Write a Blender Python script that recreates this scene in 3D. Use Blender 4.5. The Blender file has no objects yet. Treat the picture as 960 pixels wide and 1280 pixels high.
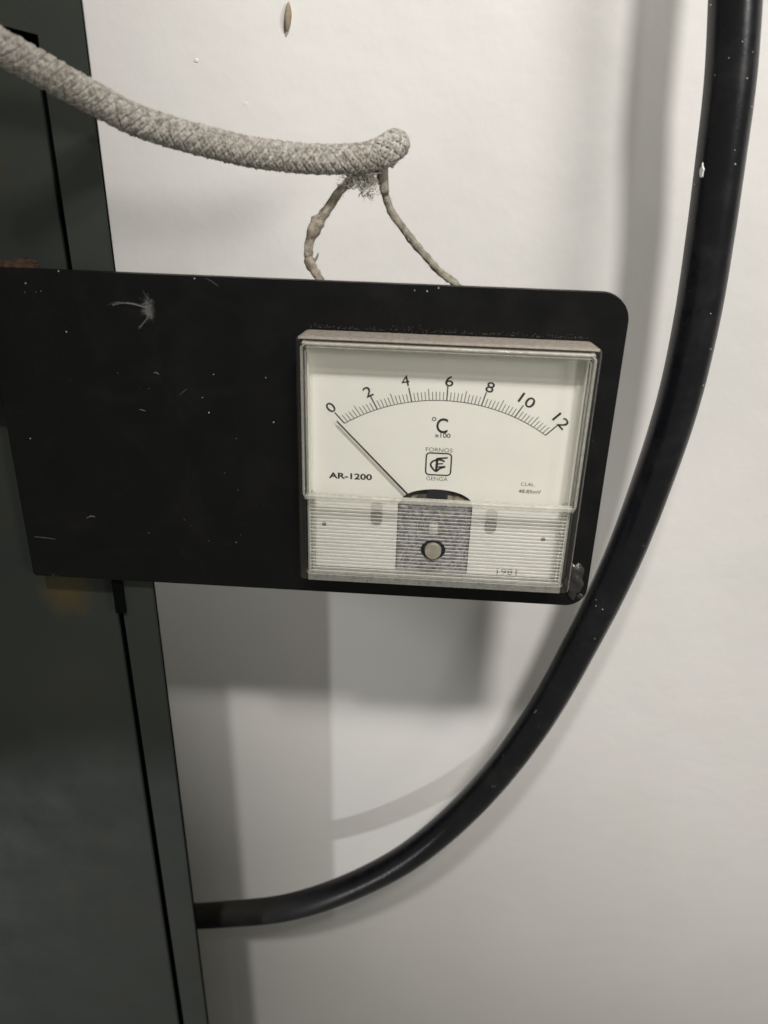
import bpy, bmesh, math, random
from mathutils import Vector, Matrix
random.seed(7)
S = bpy.context.scene
COL = S.collection
MM = 0.001

# ------------------------------------------------------------------ camera
cd = bpy.data.cameras.new('camera'); cam = bpy.data.objects.new('camera', cd); COL.objects.link(cam)
cam.location = (-0.00517, -0.29133, 0.12463)
cam.rotation_euler = (1.10327, -0.02629, 0.0637)
cd.sensor_fit = 'VERTICAL'; cd.sensor_height = 24.0; cd.lens = 1087.38 * 24.0 / 1280.0
cd.clip_start = 0.01; cd.clip_end = 50
cd.dof.use_dof = True; cd.dof.focus_distance = 0.335; cd.dof.aperture_fstop = 7.5
S.camera = cam

# ------------------------------------------------------------------ world and lamps
W = bpy.data.worlds.new('World'); S.world = W; W.use_nodes = True
bg = W.node_tree.nodes['Background']
bg.inputs[0].default_value = (1.0, 0.985, 0.87, 1); bg.inputs[1].default_value = 0.17
def lamp(name, kind, loc, target, energy, radius, color=(1, .96, .9), angle=None, blend=0.5):
    l = bpy.data.lights.new(name, kind); o = bpy.data.objects.new(name, l); COL.objects.link(o)
    o.location = loc; o.rotation_euler = (Vector(target) - Vector(loc)).to_track_quat('-Z', 'Y').to_euler()
    l.energy = energy; l.color = color
    if kind == 'AREA': l.shape = 'DISK'; l.size = radius * 2
    else: l.shadow_soft_size = radius
    if angle: l.spot_size = math.radians(angle); l.spot_blend = blend
    return o
lamp('ceiling_lamp', 'SPOT', (0.365, -1.11, 1.60), (0.33, .09, .45), 144, .10, (1, .965, .935), 34, .20)
lamp('overhead_lamp', 'SPOT', (-0.165, -1.11, 1.47), (0.04, .09, -.55), 46, .05, (1, .955, .94), 20.5, .6)
lamp('workshop_lamp', 'SPOT', (-0.61, -0.71, -0.66), (-0.120, .09, -.25), 9.5, .016, (.97, .97, 1), 14.3, .15)
lamp('fill_lamp', 'SPOT', (1.10, -1.20, .74), (0.0, .09, .35), 90, .30, (1, .97, .93), 22.5, .5)  # added fill light, lifts the hose shadow and the upper wall

S.view_settings.view_transform = 'Standard'; S.view_settings.look = 'None'
S.view_settings.exposure = 0; S.view_settings.gamma = 1
S.render.engine = 'CYCLES'
S.cycles.transparent_max_bounces = 24; S.cycles.max_bounces = 10
S.render.resolution_x = 768; S.render.resolution_y = 1024

# ------------------------------------------------------------------ helpers
def tag(o, label=None, cat=None, group=None, kind=None):
    if label: o['label'] = label
    if cat: o['category'] = cat
    if group: o['group'] = group
    if kind: o['kind'] = kind
    return o
def empty(name, loc, label, cat, group=None):
    o = bpy.data.objects.new(name, None); COL.objects.link(o); o.location = loc; o.empty_display_size = .01
    return tag(o, label, cat, group)
def obj(name, bm, m, parent=None, smooth=False, recalc=True):
    me = bpy.data.meshes.new(name)
    if recalc: bmesh.ops.recalc_face_normals(bm, faces=bm.faces)
    bm.to_mesh(me); bm.free()
    if m: me.materials.append(m)
    if smooth:
        for p in me.polygons: p.use_smooth = True
    o = bpy.data.objects.new(name, me); COL.objects.link(o)
    if parent:
        # shapes are written in scene coordinates; shift the mesh so that the parent may stand at its base
        me.transform(Matrix.Translation(-world_base(parent)))
        o.parent = parent
    return o
def world_base(o):
    v = Vector((0, 0, 0))
    while o: v += o.location; o = o.parent
    return v
def box(bm, x0, x1, y0, y1, z0, z1, bev=0, seg=2):
    r = bmesh.ops.create_cube(bm, size=1)
    vs = r['verts']
    for v in vs:
        v.co = Vector((x0 + (v.co.x + .5) * (x1 - x0), y0 + (v.co.y + .5) * (y1 - y0), z0 + (v.co.z + .5) * (z1 - z0)))
    if bev:
        es = list({e for v in vs for e in v.link_edges})
        bmesh.ops.bevel(bm, geom=es, offset=bev, segments=seg, affect='EDGES', profile=.5)
def prism(bm, pts, y0, y1):
    """polygon in x,z extruded along y"""
    a = [bm.verts.new((x, y0, z)) for x, z in pts]; b = [bm.verts.new((x, y1, z)) for x, z in pts]
    n = len(pts); bm.faces.new(a); bm.faces.new(b[::-1])
    for i in range(n): bm.faces.new((a[i], b[i], b[(i + 1) % n], a[(i + 1) % n]))
def ring(bm, outer, inner, y0, y1):
    """frame between two loops of equal count"""
    n = len(outer); L = []
    for pts, y in ((outer, y0), (outer, y1), (inner, y0), (inner, y1)):
        L.append([bm.verts.new((x, y, z)) for x, z in pts])
    for i in range(n):
        j = (i + 1) % n
        bm.faces.new((L[0][i], L[0][j], L[2][j], L[2][i])); bm.faces.new((L[1][i], L[3][i], L[3][j], L[1][j]))
        bm.faces.new((L[0][i], L[1][i], L[1][j], L[0][j])); bm.faces.new((L[2][i], L[2][j], L[3][j], L[3][i]))
def rrect(x0, x1, z0, z1, r, n=6):
    P = []
    if not isinstance(r, (tuple, list)): r = (r,) * 4
    for (cx, cz, a, q) in ((x1 - r[0], z1 - r[0], 0, r[0]), (x0 + r[1], z1 - r[1], 90, r[1]), (x0 + r[2], z0 + r[2], 180, r[2]), (x1 - r[3], z0 + r[3], 270, r[3])):
        for k in range(n + 1):
            t = math.radians(a + 90 * k / n); P.append((cx + q * math.cos(t), cz + q * math.sin(t)))
    return P
def spline(P, n):
    """Catmull-Rom through P (tuples of any length), n samples"""
    P = [tuple(p) for p in P]; D = len(P[0])
    Q = [tuple(2 * P[0][k] - P[1][k] for k in range(D))] + P + [tuple(2 * P[-1][k] - P[-2][k] for k in range(D))]
    out = []; m = len(P) - 1
    for i in range(n):
        t = i / (n - 1) * m; s = min(int(t), m - 1); t -= s
        a, b, c, d = Q[s:s + 4]
        out.append(tuple(.5 * (2 * b[k] + (c[k] - a[k]) * t + (2 * a[k] - 5 * b[k] + 4 * c[k] - d[k]) * t * t + (3 * b[k] - a[k] - 3 * c[k] + d[k]) * t ** 3) for k in range(D)))
    return out
def frames(pts):
    """parallel-transport frames"""
    P = [Vector(p[:3]) for p in pts]; T = []
    for i in range(len(P)): T.append((P[min(i + 1, len(P) - 1)] - P[max(i - 1, 0)]).normalized())
    n = T[0].orthogonal().normalized(); out = []
    for i, t in enumerate(T):
        n = (n - t * n.dot(t)).normalized(); out.append((P[i], t, n, t.cross(n)))
    return out
def tube(bm, pts, rad, seg=12, cap=True):
    F = frames(pts); R = []
    for i, (p, t, n, b) in enumerate(F):
        r = rad(i / (len(F) - 1), i) if callable(rad) else rad
        row = []
        for k in range(seg):
            a = 2 * math.pi * k / seg
            rr = r(a) if callable(r) else r
            row.append(bm.verts.new(p + (n * math.cos(a) + b * math.sin(a)) * rr))
        R.append(row)
    for i in range(len(R) - 1):
        for k in range(seg): bm.faces.new((R[i][k], R[i][(k + 1) % seg], R[i + 1][(k + 1) % seg], R[i + 1][k]))
    if cap: bm.faces.new(R[0][::-1]); bm.faces.new(R[-1])
def stroke(bm, pts, w, y, closed=False, th=.00004):
    """flat printed line in the x,z plane"""
    P = [Vector((a, 0, b)) for a, b in pts]; n = len(P); L = []; 
    for i in range(n):
        a = P[(i - 1) % n] if closed or i > 0 else P[i]; b = P[(i + 1) % n] if closed or i < n - 1 else P[i]
        t = (b - a).normalized(); q = Vector((-t.z, 0, t.x)) * w / 2
        L.append([bm.verts.new(P[i] + q + Vector((0, y, 0))), bm.verts.new(P[i] - q + Vector((0, y, 0)))])
    for i in range(n if closed else n - 1):
        j = (i + 1) % n; bm.faces.new((L[i][0], L[i][1], L[j][1], L[j][0]))

# ------------------------------------------------------------------ materials
class NT:
    def __init__(s, name):
        s.m = bpy.data.materials.new(name); s.m.use_nodes = True; s.t = s.m.node_tree; s.N = s.t.nodes; s.L = s.t.links
        s.p = s.N['Principled BSDF']; s.o = s.N['Material Output']
        s.g = s.N.new('ShaderNodeNewGeometry'); s.co = s.g.outputs['Position']
    def noise(s, scale, detail=4, rough=.5, vec=None, dist=0):
        n = s.N.new('ShaderNodeTexNoise'); n.inputs['Scale'].default_value = scale; n.inputs['Detail'].default_value = detail
        n.inputs['Roughness'].default_value = rough; n.inputs['Distortion'].default_value = dist
        s.L.new(vec or s.co, n.inputs['Vector']); return n.outputs[0]
    def voro(s, scale, feature='F1'):
        n = s.N.new('ShaderNodeTexVoronoi'); n.inputs['Scale'].default_value = scale; n.feature = feature
        s.L.new(s.co, n.inputs['Vector']); return n
    def ramp(s, f, stops):
        n = s.N.new('ShaderNodeValToRGB'); e = n.color_ramp.elements
        while len(e) < len(stops): e.new(.5)
        for k, (pos, c) in enumerate(stops):
            e[k].position = pos; e[k].color = (c, c, c, 1) if isinstance(c, (int, float)) else (*c, 1)
        s.L.new(f, n.inputs[0]); return n.outputs[0]
    def mix(s, f, a, b):
        n = s.N.new('ShaderNodeMix'); n.data_type = 'RGBA'
        for sock, v in ((n.inputs[0], f), (n.inputs[6], a), (n.inputs[7], b)):
            if isinstance(v, (int, float)): sock.default_value = v if sock is n.inputs[0] else (v, v, v, 1)
            elif isinstance(v, tuple): sock.default_value = (*v, 1)
            else: s.L.new(v, sock)
        return n.outputs[2]
    def math(s, op, a, b=0.0):
        n = s.N.new('ShaderNodeMath'); n.operation = op
        for k, v in enumerate((a, b)):
            if isinstance(v, (int, float)): n.inputs[k].default_value = v
            else: s.L.new(v, n.inputs[k])
        return n.outputs[0]
    def bump(s, h, strength, dist=.001):
        n = s.N.new('ShaderNodeBump'); n.inputs['Strength'].default_value = strength; n.inputs['Distance'].default_value = dist
        s.L.new(h, n.inputs['Height']); s.L.new(n.outputs[0], s.p.inputs['Normal']); return n.outputs[0]
    def set(s, **k):
        for a, v in k.items():
            i = s.p.inputs[{'color': 'Base Color', 'rough': 'Roughness', 'metal': 'Metallic', 'spec': 'Specular IOR Level', 'coat': 'Coat Weight', 'coatr': 'Coat Roughness', 'sheen': 'Sheen Weight'}[a]]
            if isinstance(v, (int, float)): i.default_value = v
            elif isinstance(v, tuple): i.default_value = (*v, 1)
            else: s.L.new(v, i)
        return s

# wall: old white gloss paint, faint unevenness and grime
m = NT('white_wall_paint')
c = m.mix(m.ramp(m.noise(9, 5, .6), [(.35, 0), (.75, 1)]), (.82, .80, .77), (.76, .745, .71))
c = m.mix(m.ramp(m.noise(420, 3, .7), [(.66, 0), (.8, .30)]), c, (.62, .60, .56))
c = m.mix(m.ramp(m.noise(22, 4, .6, dist=.8), [(.50, 0), (.72, .55)]), c, (.80, .765, .745))
c = m.mix(m.ramp(m.noise(55, 6, .75, dist=2.5), [(.66, 0), (.74, .22)]), c, (.60, .57, .51))
m.set(color=c, rough=m.ramp(m.noise(30, 3), [(.3, .42), (.7, .62)]), spec=.35)
h = m.math('ADD', m.math('MULTIPLY', m.noise(35, 4, .55), 1.0), m.math('MULTIPLY', m.noise(350, 4, .6), .10))
m.bump(h, .35, .0016); M_wall = m.m

# black painted steel plate with dust
m = NT('black_plate_paint')
du = m.ramp(m.noise(38, 6, .65, dist=.6), [(.45, 0), (.85, 1)])
fine = m.ramp(m.noise(1500, 2, .5), [(.55, 0), (.8, 1)])
f = m.math('ADD', m.math('MULTIPLY', m.math('MULTIPLY', du, fine), .30), m.math('MULTIPLY', m.ramp(m.noise(24, 5, .6, dist=2), [(.52, 0), (.75, 1)]), .05))
v = m.voro(330); sp = m.math('LESS_THAN', v.outputs['Distance'], .05)
keep = m.math('GREATER_THAN', m.noise(160, 1, .3), .64)
f2 = m.math('MULTIPLY', m.math('MULTIPLY', sp, keep), .55)
c = m.mix(f, (.0052, .0052, .0056), (.10, .095, .085)); c = m.mix(f2, c, (.40, .38, .34))
m.set(color=c, rough=m.ramp(m.noise(60, 4), [(.3, .34), (.7, .60)]), spec=.22)
m.bump(m.noise(900, 3, .6), .12, .0003); M_plate = m.m

# green-grey cabinet paint
m = NT('green_grey_cabinet_paint')
c = m.mix(m.ramp(m.noise(12, 5, .6), [(.3, 0), (.7, 1)]), (.033, .041, .036), (.050, .055, .048))
c = m.mix(m.ramp(m.noise(26, 6, .7, dist=1.2), [(.54, 0), (.74, .75)]), c, (.056, .050, .032))
sx = m.N.new('ShaderNodeVectorMath'); sx.operation = 'DISTANCE'; m.L.new(m.co, sx.inputs[0]); sx.inputs[1].default_value = (-.1520, .009, -.0720)
rs = m.ramp(m.math('ADD', m.math('MULTIPLY', sx.outputs['Value'], 40), m.math('MULTIPLY', m.noise(130, 5, .7), .6)), [(.40, 1), (.85, 0)])
c = m.mix(m.math('MULTIPLY', rs, .75), c, (.105, .075, .026))
m.set(color=c, rough=m.ramp(m.noise(50, 4), [(.3, .5), (.7, .7)]), spec=.25)
m.bump(m.noise(260, 4, .6), .2, .0006); M_cab = m.m
m = NT('black_gap'); m.set(color=(.004, .005, .004), rough=1, spec=.05); M_gap = m.m

# rust
m = NT('rust')
c = m.mix(m.ramp(m.noise(240, 6, .7), [(.35, 0), (.65, 1)]), (.040, .022, .014), (.110, .062, .036))
m.set(color=c, rough=.9); m.bump(m.noise(700, 5, .7), .8, .0008); M_rust = m.m
m = NT('rust_stain')
c = m.mix(m.ramp(m.noise(150, 6, .7), [(.4, 0), (.62, 1)]), (.070, .080, .068), (.135, .095, .035))
m.set(color=c, rough=.75); M_stain = m.m

# rubber hose with paint specks
m = NT('black_rubber_hose')
v = m.voro(300); sp = m.math('LESS_THAN', v.outputs['Distance'], .075)
keep = m.math('GREATER_THAN', m.noise(120, 1, .3), .62)
f = m.math('MULTIPLY', m.math('MULTIPLY', sp, keep), .5)
c = m.mix(f, (.0055, .006, .008), (.45, .46, .46))
c = m.mix(m.math('MULTIPLY', m.ramp(m.noise(60, 5, .7), [(.5, 0), (.8, 1)]), .12), c, (.11, .10, .09))
sx = m.N.new('ShaderNodeSeparateXYZ'); m.L.new(m.co, sx.inputs[0]); sn = m.N.new('ShaderNodeSeparateXYZ'); m.L.new(m.g.outputs['Normal'], sn.inputs[0])
endm = m.ramp(m.math('ADD', m.math('MULTIPLY', sx.outputs[0], -8.0), 0.0), [(.45, 0), (1, 1)])   # dust lies on top of the low end
c = m.mix(m.math('MULTIPLY', m.math('MULTIPLY', endm, m.ramp(sn.outputs[2], [(.1, 0), (.8, 1)])), .5), c, (.050, .040, .022))
m.set(color=c, rough=m.math('MAXIMUM', m.ramp(m.noise(90, 4), [(.3, .22), (.75, .36)]), m.ramp(m.math('MULTIPLY', sx.outputs[0], -8.0), [(.1, 0), (.6, .8)])), spec=.5)
m.bump(m.noise(420, 3, .6), .12, .0004); M_hose = m.m
m = NT('hose_dust_cuff'); m.set(color=(.060, .050, .028), rough=.8); M_cuff = m.m

# fibre braid
m = NT('glass_fibre_braid')
c = m.mix(m.ramp(m.noise(650, 4, .6), [(.36, 0), (.62, 1)]), (.19, .175, .15), (.52, .49, .44))
c = m.mix(m.ramp(m.noise(90, 5, .7), [(.45, 0), (.75, .6)]), c, (.27, .235, .185))
m.set(color=c, rough=.9, spec=.2, sheen=.3); m.bump(m.noise(3500, 3, .6), .5, .0003); M_braid = m.m
m = NT('painted_shade_core'); m.set(color=(.15, .13, .105), rough=.95); M_core = m.m  # dark colour paints the shade in the gaps between braid strands
m = NT('brown_wire_braid')
c = m.mix(m.ramp(m.noise(260, 5, .7), [(.35, 0), (.65, 1)]), (.19, .155, .11), (.50, .45, .37))
m.set(color=c, rough=.9, spec=.2); m.bump(m.noise(1800, 4, .7), .8, .0006); M_wire = m.m
m = NT('grey_wire_braid')
c = m.mix(m.ramp(m.noise(400, 5, .7), [(.35, 0), (.65, 1)]), (.17, .155, .125), (.38, .35, .28))
m.set(color=c, rough=.9, spec=.2); m.bump(m.noise(1800, 4, .7), .8, .0006); M_wire2 = m.m
m = NT('loose_fibre'); m.set(color=(.62, .59, .53), rough=.8); M_fibre = m.m

# dial
m = NT('cream_dial_card')
c = m.mix(m.ramp(m.noise(45, 5, .6), [(.3, 0), (.75, 1)]), (.90, .89, .83), (.85, .84, .78))
m.set(color=c, rough=.6, spec=.3); M_dial = m.m
m = NT('black_print'); m.set(color=(.012, .012, .012), rough=.6); M_ink = m.m
m = NT('grey_print'); m.set(color=(.08, .08, .075), rough=.7); M_inkg = m.m
m = NT('needle_black'); m.set(color=(.01, .01, .01), rough=.4); M_needle = m.m
m = NT('movement_metal')
c = m.mix(m.ramp(m.noise(210, 6, .75, dist=2), [(.42, 0), (.60, 1)]), (.10, .095, .105), (.66, .63, .66))
m.set(color=c, rough=.4, metal=.6); m.bump(m.noise(300, 4, .6), .9, .001); M_move = m.m
m = NT('card_slot_grey'); m.set(color=(.62, .61, .55), rough=.6); M_slot = m.m
m = NT('dull_screw'); m.set(color=(.17, .165, .15), rough=.5); M_coil2 = m.m
m = NT('dark_coil'); m.set(color=(.012, .013, .02), rough=.3); M_coil = m.m
m = NT('brass_bits')
c = m.mix(m.ramp(m.noise(420, 4, .6), [(.45, 0), (.6, 1)]), (.10, .10, .08), (.50, .46, .34))
m.set(color=c, rough=.4, metal=.4); M_brass = m.m
m = NT('zero_screw_plastic')
c = m.mix(m.noise(350, 4, .6), (.20, .19, .13), (.42, .40, .31))
m.set(color=c, rough=.28, spec=.6); m.bump(m.noise(500, 3), .3, .0006); M_screw = m.m

def clear(name, body, base, rough, dust_top=0.0, fres=1.0, dust=.05):
    """clear moulded plastic: mostly see-through, glossy by angle, dust on upward faces"""
    s = NT(name); N, L = s.N, s.L; N.remove(s.p)
    tr = N.new('ShaderNodeBsdfTransparent'); tr.inputs[0].default_value = (.995, .995, .985, 1)
    gl = N.new('ShaderNodeBsdfGlossy'); gl.inputs['Roughness'].default_value = rough
    df = N.new('ShaderNodeBsdfDiffuse')
    c = s.mix(s.ramp(s.noise(500, 5, .7), [(.35, 0), (.7, 1)]), tuple(x * .66 for x in base), base); L.new(c, df.inputs[0])
    fr = N.new('ShaderNodeFresnel'); L.new(s.math('ADD', s.math('MULTIPLY', s.g.outputs['Backfacing'], 1 / 1.47 - 1.47), 1.47), fr.inputs[0])
    m1 = N.new('ShaderNodeMixShader'); L.new(s.math('MULTIPLY', fr.outputs[0], fres), m1.inputs[0]); L.new(tr.outputs[0], m1.inputs[1]); L.new(gl.outputs[0], m1.inputs[2])
    sep = N.new('ShaderNodeSeparateXYZ'); L.new(s.g.outputs['True Normal'], sep.inputs[0]); nz = s.math('MULTIPLY', sep.outputs[2], s.math('SUBTRACT', 1, s.math('MULTIPLY', s.g.outputs['Backfacing'], 2)))
    up = s.ramp(nz, [(.55, 0), (.85, 1)])
    grime = s.math('MULTIPLY', s.ramp(s.noise(70, 6, .7), [(.4, .2), (.75, 1)]), dust)
    f = s.math('MINIMUM', s.math('ADD', s.math('ADD', s.math('MULTIPLY', up, dust_top), grime), body), 1)
    m2 = N.new('ShaderNodeMixShader'); L.new(f, m2.inputs[0]); L.new(m1.outputs[0], m2.inputs[1]); L.new(df.outputs[0], m2.inputs[2])
    L.new(m2.outputs[0], s.o.inputs[0]); return s.m
M_clear = clear('clear_cover_plastic', 0.0, (.50, .46, .40), .03, dust_top=.95, dust=.018)
M_rimc = clear('painted_glint_plastic', .28, (.80, .79, .72), .10, dust_top=.3, dust=.05)  # pale diffuse share paints the light refracted in the clear edges
M_flange = clear('smoky_flange_plastic', .03, (.34, .305, .26), .16, dust_top=.95, dust=.03)
M_lip = clear('frosted_lip_plastic', .50, (.42, .41, .37), .12, dust_top=.5, dust=.08)
M_groove = clear('painted_groove_plastic', .32, (.26, .25, .21), .15, dust_top=.2, dust=.10)  # darker stripes paint the refraction contrast between the ribs
M_ribs = clear('ribbed_plastic', .16, (.95, .94, .88), .10, dust_top=.35, dust=.03)  # whitened so that the ribs carry the bright refraction stripes in their colour
m = NT('clear_glue'); m.set(color=(.030, .030, .028), rough=.22, spec=.6); m.bump(m.noise(350, 5, .6), .6, .001); M_glue = m.m

# ------------------------------------------------------------------ the wall (setting)
bm = bmesh.new()
bmesh.ops.create_grid(bm, x_segments=60, y_segments=60, size=1.0)
for v in bm.verts:
    x, z = v.co.x * 1.2, v.co.y * 1.3
    v.co = Vector((x, .09 + .0006 * math.sin(x * 21 + 1) * math.cos(z * 17), z))
wall = obj('wall', bm, M_wall, smooth=True); tag(wall, kind='structure')
# small lumps in the paint
for k, (x, z, r) in enumerate([(.0497, .1256, .0016), (.052, .121, .001), (-.085, .112, .0015), (-.104, .127, .001)]):
    bm = bmesh.new(); bmesh.ops.create_icosphere(bm, subdivisions=2, radius=1)
    for v in bm.verts:
        q = v.co.copy(); j = 1 + .25 * math.sin(q.x * 5 + q.z * 4 + k); v.co = Vector((x + q.x * r * j, .0902 + q.y * r * .10, z + q.z * r * .8 * j))
    obj('paint_lump', bm, M_wall, wall, smooth=True)

# seed-like flake stuck on the wall
m = NT('brown_flake'); c = m.mix(m.noise(600, 4), (.20, .16, .10), (.36, .30, .21)); m.set(color=c, rough=.8); M_flake = m.m
bm = bmesh.new(); n = 14
prof = [(0, 0.0), (.1, .25), (.25, .6), (.45, .95), (.65, 1.0), (.82, .7), (.95, .3), (1, 0)]
for k in range(len(prof) - 1): pass
P = [(-.0674 + .0016 * math.sin(t * 1.3) * .6, .0888, .1378 + .0100 * t) for t in [i / 11 for i in range(12)]]
def rf(t, i):
    w = .00155 * max(.05, math.sin(math.pi * min(1, t * .92 + .04))) ** .8
    return lambda a: w * (.55 + .45 * abs(math.cos(a)))
tube(bm, P, rf, 10)
tag(obj('flake', bm, M_flake, smooth=True), 'small brown seed-shaped flake stuck high on the white wall above the braided cable', 'flake')

# ------------------------------------------------------------------ steel cabinet
cab = empty('steel_cabinet', (-.16, .045, -.5), 'dark green-grey painted steel cabinet running down the left edge of the picture', 'cabinet')
def lean(bm):      # the cabinet stands very slightly out of plumb
    for v in bm.verts:
        if v.co.x > -.3: v.co.x += (.10 - v.co.z) * .0135
xR, xS = -.1148, -.1288
bm = bmesh.new(); prism(bm, [(xS, -.60), (xR, -.60), (xR, .40), (-.42, .40), (-.42, .1720), (-.16, .1385), (xS, .1330)], .0040, .0058)
bmesh.ops.bevel(bm, geom=list(bm.edges), offset=.0009, segments=3, affect='EDGES'); lean(bm)
obj('frame', bm, M_cab, cab)
bm = bmesh.new(); box(bm, xR - .0137, xR - .0127, .0057, .0210, -.60, .40); lean(bm); obj('leak_blocker', bm, M_cab, cab)  # unseen strip added to stop light leaking through the door gap
bm = bmesh.new(); box(bm, -.42, -.1333, .0085, .0105, -.60, .1270, .0010); lean(bm); obj('door_panel', bm, M_cab, cab)
bm = bmesh.new(); box(bm, -.42, -.1200, .0200, .0890, -.60, .40)
for v in bm.verts:
    if v.co.x > -.2: v.co.x = -.147 if v.co.y > .05 else -.1290
lean(bm); obj('carcass', bm, M_cab, cab)
bm = bmesh.new(); box(bm, -.42, -.1290, .0150, .0195, -.59, .39); lean(bm); obj('gap_lining', bm, M_gap, cab)
bm = bmesh.new(); box(bm, -.1295, -.1250, .0022, .0039, -.0770, -.0540, .0006); obj('hinge_leaf', bm, M_gap, cab)

# ------------------------------------------------------------------ hose
H = [(0.0815, 0.046, 0.2217), (0.0838, 0.0456, 0.186), (0.0858, 0.0451, 0.1622), (0.0879, 0.0447, 0.1489), (0.0909, 0.0443, 0.1255), (0.0925, 0.0439, 0.1004), (0.0938, 0.0434, 0.0734), (0.0945, 0.043, 0.0441), (0.0932, 0.0426, 0.0116), (0.089, 0.0431, -0.023), (0.0818, 0.0427, -0.062), (0.0706, 0.0433, -0.1047), (0.0541, 0.0439, -0.1556), (0.0299, 0.0444, -0.2059), (-0.0008, 0.045, -0.2497), (-0.0352, 0.046, -0.281), (-0.0714, 0.047, -0.3025), (-0.1088, 0.048, -0.3134), (-0.1273, 0.048, -0.3168), (-0.15, 0.048, -0.319)]
H = [(x, y, z) for x, y, z in H]
hose = empty('hose', (.085, .04, .235), 'thick glossy black rubber hose curving from the top right down to the cabinet', 'hose')
HP = spline(H, 220)
bm = bmesh.new(); tube(bm, HP, lambda t, i: .00848 - .0016 * max(0, t - .35) / .65, 40)
obj('rubber_tube', bm, M_hose, hose, smooth=True)
i0 = 196
def on_hose(i, a, lift=0):
    F = frames(HP)[i]; p = F[0]; toC = (Vector(cam.location) - p); toC = (toC - F[1] * toC.dot(F[1])).normalized(); s = F[1].cross(toC)
    d = toC * math.cos(a) + s * math.sin(a); return p + d * (.00851 - .0016 * max(0, i / 219 - .35) / .65 + lift), d, F[1]
m = NT('dull_speck'); m.set(color=(.30, .31, .31), rough=.6); M_dot2 = m.m
m = NT('white_paint_chip'); m.set(color=(.78, .76, .72), rough=.6); M_chip = m.m
def chip(name, i, a, L, w, seed, mat=None):
    rnd = random.Random(seed); p, d, t = on_hose(i, a); s = t.cross(d); bm = bmesh.new(); n = 14; R = []
    for lay, sc, up in ((0, 1, -.0003), (1, .8, .0004)):
        row = []
        for k in range(n):
            q = 2 * math.pi * k / n; j = 1 + rnd.uniform(-.28, .28) if lay == 0 else None
            if lay == 0: row.append((q, j))
        if lay == 0: base = row
        R.append([bm.verts.new(p + t * math.cos(q) * L * j * sc + s * math.sin(q) * w * j * sc + d * up) for q, j in base])
    for k in range(n): bm.faces.new((R[0][k], R[0][(k + 1) % n], R[1][(k + 1) % n], R[1][k]))
    bm.faces.new(R[1]); bm.faces.new(R[0][::-1]); return obj(name, bm, mat or M_chip, hose)
def hose_index(z): return min(range(len(HP)), key=lambda i: abs(HP[i][2] - z) + (0 if HP[i][0] > 0 or z < -.2 else 1))
chip('paint_chip', hose_index(.0965), .72, .0027, .0009, 3)
chip('paint_chip', hose_index(-.146), .35, .0014, .0004, 5, M_inkg)
for k in range(18):
    chip('paint_speck', random.randint(20, 135), random.uniform(-1.2, -.05) if k % 4 else random.uniform(0, 1.1), random.uniform(.00018, .00042), random.uniform(.00018, .00036), k + 20, M_dot2)

# ------------------------------------------------------------------ black mounting plate
zt, zb, xr = .0622, -.0592, .0596
plate = empty('mounting_plate', (-.05, 0, zb), 'flat black painted steel plate with rounded right corners that carries the meter', 'plate')
bm = bmesh.new()
pts = rrect(-.1600, xr, zb, zt, (.0095, .0008, .0015, .0080), 10)
prism(bm, pts, 0, .0022)
bmesh.ops.bevel(bm, geom=[e for e in bm.edges if abs(e.verts[0].co.y - e.verts[1].co.y) < 1e-6], offset=.0004, segments=2, affect='EDGES')
# upper left of the plate runs on out of the picture
obj('plate_sheet', bm, M_plate, plate)
bm = bmesh.new(); prism(bm, [(-.30, .0120), (-.1602, .0120), (-.1602, zt), (-.30, zt + .002)], .0001, .0021); obj('plate_wing', bm, M_plate, plate)
# glue blob by the lower right corner
bm = bmesh.new(); bmesh.ops.create_icosphere(bm, subdivisions=4, radius=1)
for v in bm.verts:
    q = v.co.copy(); j = 1 + .10 * math.sin(q.x * 4 + q.z * 6) + .08 * math.sin(q.z * 11 + q.x * 3)
    v.co = Vector((.0542 + q.x * .0036 * j, .0002 + q.y * .0022 * j, -.0475 + q.z * .0082 * j))
obj('glue_blob', bm, M_glue, plate, smooth=True)
bm = bmesh.new(); bmesh.ops.create_icosphere(bm, subdivisions=3, radius=1)
for v in bm.verts:
    q = v.co.copy(); v.co = Vector((.0573 + q.x * .0018, .0008 + q.y * .0012, -.0548 + q.z * .0016))
obj('glue_drip', bm, M_glue, plate, smooth=True)
# scratches and chips in the paint
m = NT('pale_scratch'); m.set(color=(.085, .08, .075), rough=.7); M_scr = m.m
m = NT('faint_smear'); m.set(color=(.045, .044, .042), rough=.7); M_smear = m.m
m = NT('pale_dot'); m.set(color=(.36, .35, .32), rough=.7); M_dot = m.m
def mark(pts, w, mat=M_scr, name='scratch'):
    bm = bmesh.new(); tube(bm, [(a, -.00005, b) for a, b in pts], lambda t, i: w * (.4 + .6 * math.sin(math.pi * min(.97, max(.03, t)))), 6); obj(name, bm, mat, plate)
mark([(-.1569, -.0414), (-.1527, -.0416), (-.1486, -.0420)], .00022)
mark([(-.1349, -.0320), (-.1331, -.0309), (-.1313, -.0311)], .00040)
mark([(-.1029, .0278), (-.1020, .0279), (-.1009, .0273)], .00035)
mark([(-.1095, .0137), (-.1084, .0136), (-.1072, .0132)], .00025)
mark([(-.0943, .0199), (-.0928, .0212), (-.0913, .0224)], .00022, M_smear)
mark([(-.0820, .0616), (-.0799, .0606), (-.0778, .0591)], .00018, M_smear)
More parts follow.
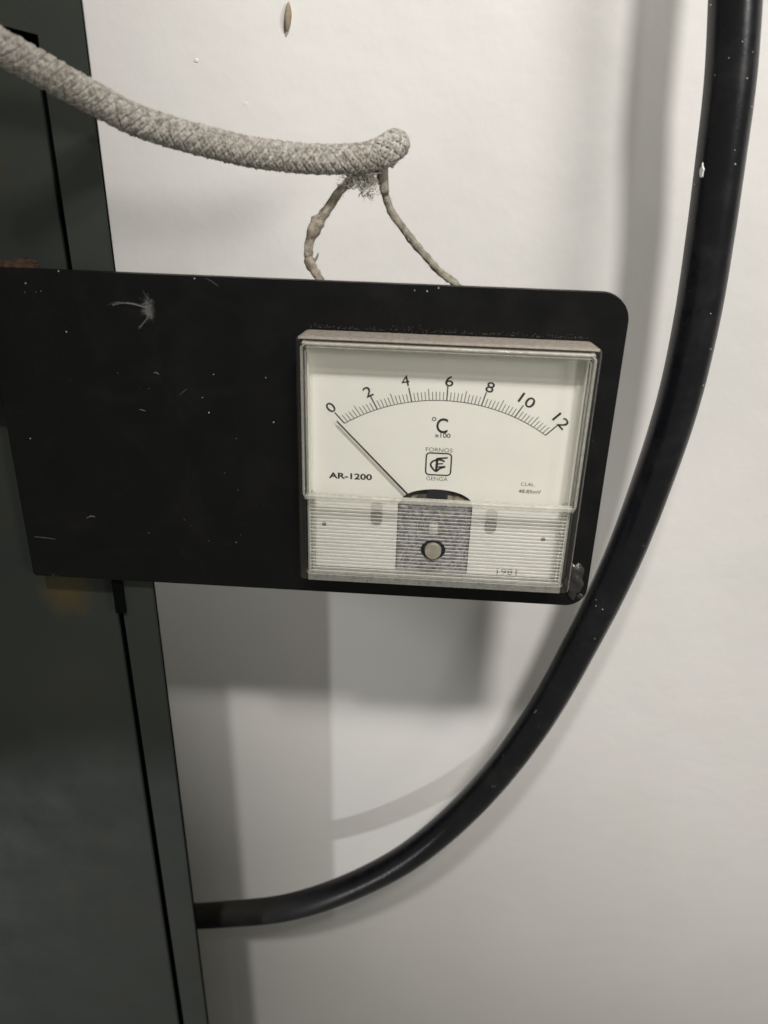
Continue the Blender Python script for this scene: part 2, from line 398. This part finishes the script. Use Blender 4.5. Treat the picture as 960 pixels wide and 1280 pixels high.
for x, z in [(-.1324, .0412), (-.0814, .0282), (-.084, .0138), (-.086, .0194), (-.1109, -.0369), (-.0875, -.039), (-.0768, -.039), (-.0629, .0279), (-.0606, .0113), (-.1443, .0575), (-.1411, .0547), (-.1394, .055), (-.1322, .0620), (-.1518, .0003), (-.0119, .0604), (-.0077, .0603), (-.004, .0615), (-.0858, .0614)]:
    bm = bmesh.new(); bmesh.ops.create_icosphere(bm, subdivisions=1, radius=random.choice([.00014, .0002, .00032])); bmesh.ops.translate(bm, verts=bm.verts, vec=(x, -.0001, z)); obj('paint_speck', bm, M_dot, plate)

# dust ridge above the meter
m = NT('brown_dust')
c = m.mix(m.noise(900, 4, .7), (.05, .04, .03), (.13, .105, .075)); m.set(color=c, rough=1); m.bump(m.noise(2500, 4, .7), 1, .0006); M_dust = m.m
bm = bmesh.new()
for k in range(330):
    x = random.uniform(-.047, .047); h = (.35 + .65 * (.5 + .5 * math.sin(x * 260 + 2) * math.sin(x * 90)))
    z = .0465 + abs(random.gauss(0, .0009)) * h; r = random.uniform(.00008, .00020)
    q = bmesh.ops.create_icosphere(bm, subdivisions=1, radius=r)['verts']; bmesh.ops.translate(bm, verts=q, vec=(x, -.0002, z))
o = obj('dust_grains', bm, M_dust, plate); tag(o, kind='stuff')

# rusty strip end behind the plate's upper left
bm = bmesh.new(); prism(bm, [(-.30, .0590), (-.1412, .0590), (-.1410, .0634), (-.1436, .0648), (-.1470, .0641), (-.1510, .0640), (-.155, .0636), (-.165, .0638), (-.30, .066)], .0028, .0060)
bmesh.ops.bevel(bm, geom=list(bm.edges), offset=.0006, segments=2, affect='EDGES')
tag(obj('rusty_strip', bm, M_rust), 'short rusty brown metal strip peeking above the top left of the black plate', 'metal strip')

# tuft of lint
lint = bmesh.new(); rnd = random.Random(4)
C0 = Vector((-.1020, -.0012, .0505))
for k in range(260):
    a = rnd.choice([2.0, -2.2, 1.2, 3.1]) + rnd.gauss(0, .5); L = rnd.uniform(.0006, .0028); b = rnd.uniform(-1, 1)
    p0 = C0 + Vector((rnd.gauss(0, .0006), rnd.uniform(-.0005, .0006), rnd.gauss(0, .0015)))
    P = [p0 + Vector((math.cos(a + b * t) * L * t, rnd.uniform(-.0002, .0002), math.sin(a + b * t) * L * t)) for t in (0, .35, .7, 1)]
    tube(lint, spline(P, 6), .000018, 3)
for k in range(9):
    j = lambda q=.0002: rnd.gauss(0, q)
    tube(lint, spline([(-.1020, -.001, .0508), (-.1040 + j(), -.0014, .0515 + j()), (-.1081 + j(), -.0012, .0523 + j()), (-.1128 + j(.0006), -.0006, .0521 + j()), (-.1152 + j(.001), -.0003, .0514 + j())], 20), .000022, 3)
    tube(lint, spline([(-.1022, -.001, .0500), (-.1028 + j(), -.001, .0478 + j()), (-.1045 + j(), -.0006, .0458 + j()), (-.1066 + j(.0005), -.0003, .0437 + j())], 14), .000020, 3)
m = NT('grey_lint'); m.set(color=(.25, .245, .235), rough=1); M_lint = m.m
tag(obj('lint_tuft', lint, M_lint), 'wispy grey tuft of lint clinging to the black plate left of the meter', 'lint')

# ------------------------------------------------------------------ panel meter
mt = empty('panel_meter', (0, 0, -.0464), 'square clear-covered temperature meter with cream dial and needle resting at zero', 'meter')
def chamf(x0, x1, z0, z1, c=(.0012, .0012, .0016, .0016)):
    return rrect(x0, x1, z0, z1, c, 3)
# outer flange of smoky clear plastic
bm = bmesh.new()
o1 = rrect(-.0492, .0492, -.0458, .0458, .0020, 3); o2 = rrect(-.0502, .0502, -.0466, .0466, .0016, 3); i1 = rrect(-.0478, .0478, -.0436, .0452, .0012, 3)
a = [bm.verts.new((x, -.0003, z)) for x, z in o1]; b = [bm.verts.new((x, -.0116, z)) for x, z in o2]
o3 = rrect(-.0496, .0496, -.0460, .0460, .0012, 3); c_ = [bm.verts.new((x, -.0126, z)) for x, z in o3]; d_ = [bm.verts.new((x, -.0126, z)) for x, z in i1]; e_ = [bm.verts.new((x, -.0003, z)) for x, z in i1]
n = len(a)
for A_, B_ in ((a, b), (b, c_), (c_, d_), (d_, e_), (e_, a)):
    for i in range(n): bm.faces.new((A_[i], A_[(i + 1) % n], B_[(i + 1) % n], B_[i]))
obj('flange', bm, M_flange, mt)
# frosted lower lip
bm = bmesh.new(); box(bm, -.0470, .0468, -.0133, -.0126, -.0460, -.0432, .0003); box(bm, -.0468, .0466, -.0126, -.0035, -.0434, -.0431)
obj('lower_lip', bm, M_lip, mt)
# black base behind the dial
bm = bmesh.new(); box(bm, -.0475, .0475, -.0022, -.0004, -.0434, .0450); obj('base', bm, M_coil, mt)
# rear housing passing through the plate
bm = bmesh.new(); bmesh.ops.create_cone(bm, cap_ends=True, segments=48, radius1=.033, radius2=.031, depth=.030, matrix=Matrix.Translation((0, .0185, .002)) @ Matrix.Rotation(math.radians(-90), 4, 'X')); obj('rear_housing', bm, M_needle, mt)

cov = empty('cover', (0, -.0126, -.0436), None, None); cov.parent = mt; cov.location = Vector((0, -.0126, .0464))
# front pane (raised upper window)
xw, ztp, zbt, yf = .0477, .0452, -.0100, -.0160
bm = bmesh.new(); prism(bm, rrect(-xw + .001, xw - .001, zbt + .0008, ztp - .001, .0006, 2), yf, yf + .0010); obj('window_pane', bm, M_clear, cov)
bm = bmesh.new()   # side walls of the window
box(bm, -xw, -xw + .0012, yf + .0006, -.0030, zbt, ztp); obj('side_wall', bm, M_clear, cov); bm = bmesh.new(); box(bm, xw - .0012, xw, yf + .0006, -.0030, zbt, ztp)
obj('side_wall', bm, M_clear, cov)
bm = bmesh.new(); box(bm, -xw + .0012, xw - .0012, yf + .0008, -.0022, ztp - .0014, ztp - .0002, 0); obj('top_wall', bm, M_clear, cov)
# moulded edge of the window, its pale colour painting the refracted light
edge = [(-xw + .0008, zbt - .0012), (-xw, zbt + .0010), (-xw, ztp - .0012), (-xw + .0012, ztp), (xw - .0012, ztp), (xw, ztp - .0012), (xw, zbt + .0010), (xw - .0008, zbt - .0012)]
bm = bmesh.new(); tube(bm, [(x, yf + .0006, z) for x, z in edge], .00050, 8); obj('window_edge', bm, M_rimc, cov, smooth=True)
bm = bmesh.new(); tube(bm, [(x * .974, yf + .0006, z * .965 + .0002) for x, z in edge[1:-1]], .00028, 6); obj('inner_edge', bm, M_rimc, cov, smooth=True)
bm = bmesh.new(); box(bm, -xw + .0006, xw - .0006, yf + .0004, -.0128, zbt - .0012, zbt + .0002, .0002); obj('window_sill', bm, M_rimc, cov)
# ribbed lower panel
xl = .0468; z0, z1 = -.0428, -.0114
bm = bmesh.new(); nr = 22; pitch = (z1 - z0) / nr
prof = []
for k in range(nr):
    zz = z0 + k * pitch
    prof += [(zz, 0.0), (zz + pitch * .20, -.00030), (zz + pitch * .45, -.00046), (zz + pitch * .72, -.00034), (zz + pitch * .80, 0.0)]
prof.append((z1, 0))
xs = [-xl + .0008, xl - .0008]
hx, hz, hr = -.0009, -.0302, .0034
cols = []
R = [[bm.verts.new((x, -.0126 + d, z)) for z, d in prof] for x in xs]
for i in range(len(prof) - 1):
    fc = bm.faces.new((R[0][i], R[1][i], R[1][i + 1], R[0][i + 1])); fc.material_index = 1 if i % 5 == 4 else 0
rp = obj('ribbed_panel', bm, M_ribs, cov, smooth=False); rp.data.materials.append(M_groove)
for s in (-1, 1):
    bm = bmesh.new(); box(bm, min(s * xl, s * (xl - .0009)), max(s * xl, s * (xl - .0009)), -.0132, -.0040, z0 - .0004, z1 + .0002, .0002)
    obj('ribbed_edge', bm, M_rimc, cov)
bm = bmesh.new()
for s in (-1, 1):
    for k in range(44):
        zz = z0 + (z1 - z0) * (k + .5) / 44; box(bm, s * (xl - .0018) - .0003, s * (xl - .0018) + .0003, -.0118, -.0074, zz - .00018, zz + .00018)
tag(obj('edge_serration', bm, M_rimc, cov), kind='stuff')

# dial card
yd = -.0070
dial = empty('dial', (0, yd, 0), None, None); dial.parent = mt; dial.location = Vector((0, yd, .0464))
arch = []
for k in range(21):
    t = math.pi * (1 - k / 20); arch.append((-.0006 + .0128 * math.cos(t), -.0142 + .0054 * math.sin(t)))
pts = [(-.0462, .0436), (-.0462, -.0431), (-.0147, -.0431), (-.0145, -.0150)] + arch + [(.0126, -.0150), (.0124, -.0431), (.0462, -.0431), (.0462, .0436)]
bm = bmesh.new(); prism(bm, pts[::-1], yd, yd + .0006)
obj('dial_card', bm, M_dial, dial)
bm = bmesh.new()   # tray walls round the dial
box(bm, -.0466, -.0462, -.0105, -.0025, -.0428, .0436); obj('dial_tray_wall', bm, M_dial, dial); bm = bmesh.new(); box(bm, .0462, .0466, -.0105, -.0025, -.0428, .0436)
obj('dial_tray_wall', bm, M_dial, dial)
yp = yd - .00004
# scale arc and ticks
bm = bmesh.new(); cx, cz, Ra = .0001, -.0386, .0635; px, pz = .0003, -.0229
def arcpt(k):   # k 0..60 -> point on the arc in the direction of the pivot ray
    a = math.radians(-42.4 + 86.2 * k / 60.0); dx, dz = math.sin(a), math.cos(a)
    ox, oz = px - cx, pz - cz; b = ox * dx + oz * dz; c = ox * ox + oz * oz - Ra * Ra; t = -b + math.sqrt(b * b - c)
    return px + dx * t, pz + dz * t, dx, dz, a
stroke(bm, [arcpt(k / 2)[:2] for k in range(121)], .00026, yp)
for k in range(61):
    x, z, dx, dz, a = arcpt(k)
    L, w = (.0052, .00042) if k % 10 == 0 else ((.0042, .00025) if k % 5 == 0 else (.0031, .00023))
    stroke(bm, [(x, z), (x + dx * L, z + dz * L)], w, yp - .00002)
obj('scale', bm, M_ink, dial)
FONT = None
def text(s, x, z, h, rot=0, width=None, bold=0.0, mat=M_ink, name='lettering', align='CENTER'):
    cu = bpy.data.curves.new(name, 'FONT'); cu.body = s; cu.size = 1; cu.align_x = 'LEFT'; cu.offset = bold; cu.resolution_u = 4
    t = bpy.data.objects.new('tmp', cu); COL.objects.link(t)
    dg = bpy.context.evaluated_depsgraph_get(); dg.update()
    me = bpy.data.meshes.new_from_object(t.evaluated_get(dg)); bpy.data.objects.remove(t)
    X = [v.co.x for v in me.vertices]; Y = [v.co.y for v in me.vertices]
    x0, x1, y0, y1 = min(X), max(X), min(Y), max(Y); sy = h / (y1 - y0); sx = (width / (x1 - x0)) if width else sy
    c, sn = math.cos(rot), math.sin(rot)
    base = world_base(dial)
    for v in me.vertices:
        u, w = (v.co.x - (x0 + x1) / 2) * sx, (v.co.y - (y0 + y1) / 2) * sy
        v.co = Vector((x + u * c + w * sn, yp - .00002, z - u * sn + w * c)) - base
    me.materials.clear(); me.materials.append(mat)
    o = bpy.data.objects.new(name, me); COL.objects.link(o); o.parent = dial; return o
for k, s in enumerate(['0', '2', '4', '6', '8', '10', '12']):
    x, z = [(-.0391, .0205), (-.0263, .0268), (-.0136, .0313), (.0014, .0319), (.0153, .0304), (.0282, .0262), (.0405, .0194)][k]
    text(s, x, z, .0038, rot=arcpt(k * 10)[4], width=.0028 if k < 5 else .0056, bold=0 if s == '4' else .008, name='numeral')
text('C', -.0002, .0157, .0056, width=.0040, bold=.012)
bm = bmesh.new(); stroke(bm, [(-.0031 + .00062 * math.cos(t), .0180 + .00062 * math.sin(t)) for t in [2 * math.pi * k / 16 for k in range(16)]], .0003, yp - .00002, closed=True); obj('lettering', bm, M_ink, dial)
text('x100', .0002, .0121, .0017, width=.0055, bold=.010)
text('FORNOS', -.0007, .0066, .0015, width=.0094, bold=-.004, mat=M_inkg)
text('GENGA', -.0009, -.0046, .0015, width=.0076, bold=-.004, mat=M_inkg)
text('AR-1200', -.0320, -.0053, .0024, width=.0156, bold=.03)
text('CLAL.', .0316, -.0050, .0013, width=.0050, bold=0, mat=M_inkg)
text('48.85mV', .0325, -.0078, .0014, width=.0080, bold=.01, mat=M_inkg)
# rounded square emblem with interlaced strokes
bm = bmesh.new(); stroke(bm, rrect(-.0051, .0038, -.0031, .0053, .0013, 5), .00052, yp - .00002, closed=True)
def lg(X, Y): return ((X - 458) * .0000282 - .0007, .0011 - (Y - 392 - (X - 458) * .05) * .0000285)
for P, w in ([((430, 318), (480, 312), (570, 305)), .00064], [((442, 312), (438, 400), (435, 485)), .00090],
             [spline([(535, 358), (490, 335), (430, 335), (378, 360), (362, 400), (382, 440), (432, 488), (480, 450), (548, 425)], 30), .00068],
             [((450, 388), (515, 384)), .00058], [((455, 430), (545, 424)), .00058]):
    stroke(bm, [lg(*q) for q in P], w, yp - .00003)
obj('emblem', bm, M_ink, dial)
# screws holding the card, seen through the ribs
bm = bmesh.new()
for x, z in ((-.0222, -.0196), (.0197, -.0204)):
    s_ = bmesh.new(); prism(s_, rrect(x - .0022, x + .0022, z - .0045, z + .0048, .0018, 5), yd - .0002, yd); obj('card_slot', s_, M_slot, dial)
    s_ = bmesh.new(); prism(s_, rrect(x - .0020, x + .0020, z - .0042, z + .0010, .0012, 5), yd - .0009, yd - .0003); bmesh.ops.bevel(s_, geom=[e for e in s_.edges if e.verts[0].co.y < yd - .0008 and e.verts[1].co.y < yd - .0008], offset=.0003, segments=2, affect='EDGES')
    obj('card_screw', s_, M_coil2, dial)
for x, z in ((-.0416, -.0252), (.0393, -.0268)):
    s_ = bmesh.new(); prism(s_, [(x + .0008 * math.cos(t), z + .0009 * math.sin(t)) for t in [2 * math.pi * k / 12 for k in range(12)]], yd - .0002, yd); obj('card_rivet', s_, M_inkg, dial)
bm.free()
text('1981', .0273, -.0415, .0026, width=.0075, mat=M_inkg)

# movement behind the card
mv = empty('movement', (0, -.005, 0), None, None); mv.parent = mt; mv.location = Vector((0, -.005, .0464))
bm = bmesh.new(); box(bm, -.0143, .0122, -.0062, -.0024, -.0430, -.0165, .0006); obj('magnet_bracket', bm, M_move, mv)
bm = bmesh.new(); prism(bm, [(-.0120, -.0160), (-.0118, -.0132), (-.0060, -.0118), (.0070, -.0118), (.0110, -.0132), (.0114, -.0160)], -.0055, -.0030); obj('yoke', bm, M_brass, mv)
bm = bmesh.new(); box(bm, -.0040, .0034, -.0066, -.0030, -.0150, -.0088, .0005); obj('coil', bm, M_coil, mv)
bm = bmesh.new(); box(bm, -.0028, .0008, -.0080, -.0066, -.0268, -.0222, .0012); obj('highlight_block', bm, M_fibre, mv)  # pale block added as the bright highlight above the screw
bm = bmesh.new(); box(bm, -.0105, .0105, -.0071, -.0067, -.0158, -.0148, .0001); obj('bridge', bm, M_move, mv)
for s in (-1, 1):
    bm = bmesh.new(); box(bm, s * .009 - .0014, s * .009 + .0014, -.0068, -.0060, -.040, -.019, .0003); obj('bracket_arm', bm, M_move, mv)
# needle
bm = bmesh.new(); F0 = (-.0368, .0162); F1 = (-.0088, -.0130)
q = Vector((F1[0] - F0[0], 0, F1[1] - F0[1])).normalized(); nn = Vector((-q.z, 0, q.x))
V = []
for (x, z), w in ((F0, .00024), (F1, .00034)):
    for y in (-.0088, -.0086):
        for s in (-1, 1): V.append(bm.verts.new(Vector((x, y, z)) + nn * w * s))
for f in ((0, 1, 3, 2), (4, 6, 7, 5), (0, 2, 6, 4), (1, 5, 7, 3), (0, 4, 5, 1), (2, 3, 7, 6)): bm.faces.new([V[i] for i in f])
obj('needle', bm, M_needle, mt)
# zero adjuster
bm = bmesh.new(); bmesh.ops.create_cone(bm, cap_ends=True, segments=32, radius1=.0033, radius2=.0029, depth=.0024, matrix=Matrix.Translation((-.0009, -.0133, -.0305)) @ Matrix.Rotation(math.radians(90), 4, 'X'))
zs = obj('zero_screw', bm, M_screw, mt)
bm = bmesh.new(); P = [(-.0009 + .0045 * math.cos(t), -.0304 + .0039 * math.sin(t)) for t in [2 * math.pi * k / 32 for k in range(32)]]
Q = [(-.0009 + .0031 * math.cos(t), -.0305 + .0031 * math.sin(t)) for t in [2 * math.pi * k / 32 for k in range(32)]]
ring(bm, P, Q, -.01305, -.0127); obj('screw_recess', bm, M_coil, mt)

# ------------------------------------------------------------------ braided cable
cable = empty('braided_cable', (-.0215, .018, .1028), 'thick frayed off-white fibre-braided cable sagging from the left and ending in two wires', 'cable')
CP = [(-.1480, -.048, .1440), (-.1380, -.039, .1360), (-.1267, -.030, .1283), (-.1188, -.020, .1222), (-.1091, -.010, .1153), (-.0979, -.005, .1093), (-.0820, .0, .1046), (-.0646, .005, .1008), (-.0466, .010, .0991), (-.0320, .0125, .0996), (-.0248, .0145, .1015), (-.0212, .0190, .1034), (-.0212, .0260, .1032), (-.0235, .0300, .1010), (-.0255, .0310, .0985)]
CPs = spline(CP, 520)
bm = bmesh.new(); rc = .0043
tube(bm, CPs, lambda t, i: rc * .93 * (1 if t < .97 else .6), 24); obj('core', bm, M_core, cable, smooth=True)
# cumulative length for an even pitch
F = frames(CPs); acc = [0]
for i in range(1, len(F)): acc.append(acc[-1] + (F[i][0] - F[i - 1][0]).length)
ns, lay = 12, .0190     # strands each way, length of one turn
rnd = random.Random(11)
bm = bmesh.new()
for d in (1, -1):
    for s in range(ns):
        ph0 = 2 * math.pi * s / ns; jr = rnd.uniform(-.00010, .00010)
        for yarn in (-.5, .5):
            P = []; ja = rnd.uniform(0, 6.28)
            for i in range(0, len(F), 1):
                p, t, n, b = F[i]; w = 2 * math.pi * acc[i] / lay; ph = ph0 + d * w + yarn * .135 + .012 * math.sin(i * .21 + ja)
                cr = math.sin(ns * ph0 * d * 0.0 + ns * (ph0 + d * w) * d * 0.0 + ns * w + (s % 2) * math.pi + (0 if d > 0 else math.pi))
                r = rc - .00010 + .00028 * cr + jr + .00007 * math.sin(i * .17 + ja) 
                P.append(p + (n * math.cos(ph) + b * math.sin(ph)) * r)
            tube(bm, P, lambda t, i, ja=ja: (.00045) * (1 + .16 * math.sin(i * .9 + ja)), 5)
tag(obj('braid', bm, M_braid, cable, smooth=True), kind='stuff')
bm = bmesh.new()
for k in range(1500):
    i = rnd.randint(5, len(F) - 6); p, t, n, b = F[i]; a = rnd.uniform(0, 2 * math.pi); d = n * math.cos(a) + b * math.sin(a)
    L = rnd.uniform(.0003, .0009) * (2.2 if rnd.random() < .06 else 1); q0 = p + d * (rc + .0002); dr = (d * rnd.uniform(.2, 1) + t * rnd.uniform(-1, 1) + b * rnd.uniform(-.6, .6)).normalized()
    P = [q0, q0 + dr * L * .5 + Vector((rnd.gauss(0, 1), rnd.gauss(0, 1), rnd.gauss(0, 1))) * L * .12, q0 + dr * L + Vector((rnd.gauss(0, 1), rnd.gauss(0, 1), -.5)) * L * .2]
    tube(bm, P, .00003, 3)
tag(obj('loose_fibres', bm, M_fibre, cable), kind='stuff')
def wire(P, rad, mat, seed, knots, label):
    rnd = random.Random(seed); Q = spline(P, 90); bm = bmesh.new()
    ks = knots
    def rr(t, i):
        r = rad * (1 + sum(h * math.exp(-((t - c) / w) ** 2) for c, w, h in ks)) * (1 + .06 * math.sin(i * 1.7 + seed) + rnd.uniform(-.05, .05))
        return lambda a: r * (1 + .10 * math.sin(3 * a + i * .5) + .06 * math.sin(7 * a - i * .9))
    tube(bm, Q, rr, 16); o = obj('wire', bm, mat, cable, smooth=True); o['label'] = label
    bm = bmesh.new(); Fq = frames(Q)
    for k in range(300):
        p, t, n, b = Fq[rnd.randint(1, 88)]; a = rnd.uniform(0, 6.28); d = n * math.cos(a) + b * math.sin(a); L = rnd.uniform(.0004, .0013)
        q0 = p + d * rad; dr = (d * rnd.uniform(.2, 1) + t * rnd.uniform(-1, 1)).normalized()
        tube(bm, [q0, q0 + dr * L * .6, q0 + dr * L + Vector((0, 0, -.0002))], .000035, 3)
    f = obj('wire_fuzz', bm, M_fibre, cable); tag(f, kind='stuff'); return o
wire([(-.0262, .0250, .0975), (-.0300, .0205, .0945), (-.0335, .0185, .0932), (-.0388, .018, .0886), (-.0440, .018, .0815), (-.0480, .018, .0755), (-.0496, .018, .0700), (-.0496, .018, .0655), (-.0466, .0175, .0600), (-.0440, .0170, .0550), (-.042, .017, .045)], .00150, M_wire, 3,
     [(.46, .035, .65), (.51, .02, .5), (.72, .02, .35), (.12, .06, .5)], 'crooked brown wire with lumpy frayed covering')
wire([(-.0258, .0300, .0990), (-.0254, .0240, .0950), (-.0248, .0195, .0915), (-.0211, .018, .0825), (-.0139, .018, .0736), (-.0052, .018, .0645), (.0021, .018, .0590), (.0080, .018, .053), (.012, .018, .045)], .00128, M_wire2, 9,
     [(.14, .06, .35), (.5, .02, .15)], 'straighter grey-brown wire slanting down to the right')
bm = bmesh.new(); tube(bm, spline([(-.0484, .0175, .0650), (-.0470, .0172, .0662), (-.0462, .0170, .0682)], 8), lambda t, i: .0006 * (1 - .5 * t), 8); o = obj('stub', bm, M_wire, cable, smooth=True)
# frayed clump where the braid opens
bm = bmesh.new()
for k in range(240):
    c0 = Vector((rnd.uniform(-.0375, -.0265), rnd.uniform(.014, .021), rnd.uniform(.0905, .0950)))
    if k % 4 == 0: c0 = Vector((rnd.gauss(-.0290, .0010), .017, rnd.uniform(.0868, .0930)))
    a = rnd.uniform(0, 6.28); L = rnd.uniform(.0010, .0034)
    P = [c0]; 
    for j in range(4): a += rnd.uniform(-1, 1); P.append(P[-1] + Vector((math.cos(a), rnd.uniform(-.4, .4), math.sin(a))) * L / 4)
    tube(bm, spline(P, 8), rnd.choice([.00006, .0001, .00022]), 5)
for k in range(34):
    c0 = Vector((rnd.uniform(-.0370, -.0275), rnd.uniform(.0135, .018), rnd.uniform(.0915, .0955)))
    if k % 3 == 0: c0 = Vector((rnd.gauss(-.0290, .0008), .0150, rnd.uniform(.0880, .0930)))
    a = rnd.uniform(0, 6.28); P = [c0]
    for j in range(3): a += rnd.uniform(-1.2, 1.2); P.append(P[-1] + Vector((math.cos(a) * 1.2, rnd.uniform(-.4, .4), math.sin(a))) * .0009)
    tube(bm, spline(P, 8), lambda t, i: .00034 * (1 - .5 * t), 6)
tag(obj('frayed_strands', bm, M_fibre, cable), kind='stuff')
bm = bmesh.new(); tube(bm, spline([(-.0250, .0240, .0985), (-.0246, .0195, .0950), (-.0240, .0178, .0905), (-.0236, .0175, .0885)], 14), lambda t, i: .0020 * (1 - .25 * t), 12); obj('bound_end', bm, M_wire2, cable, smooth=True)
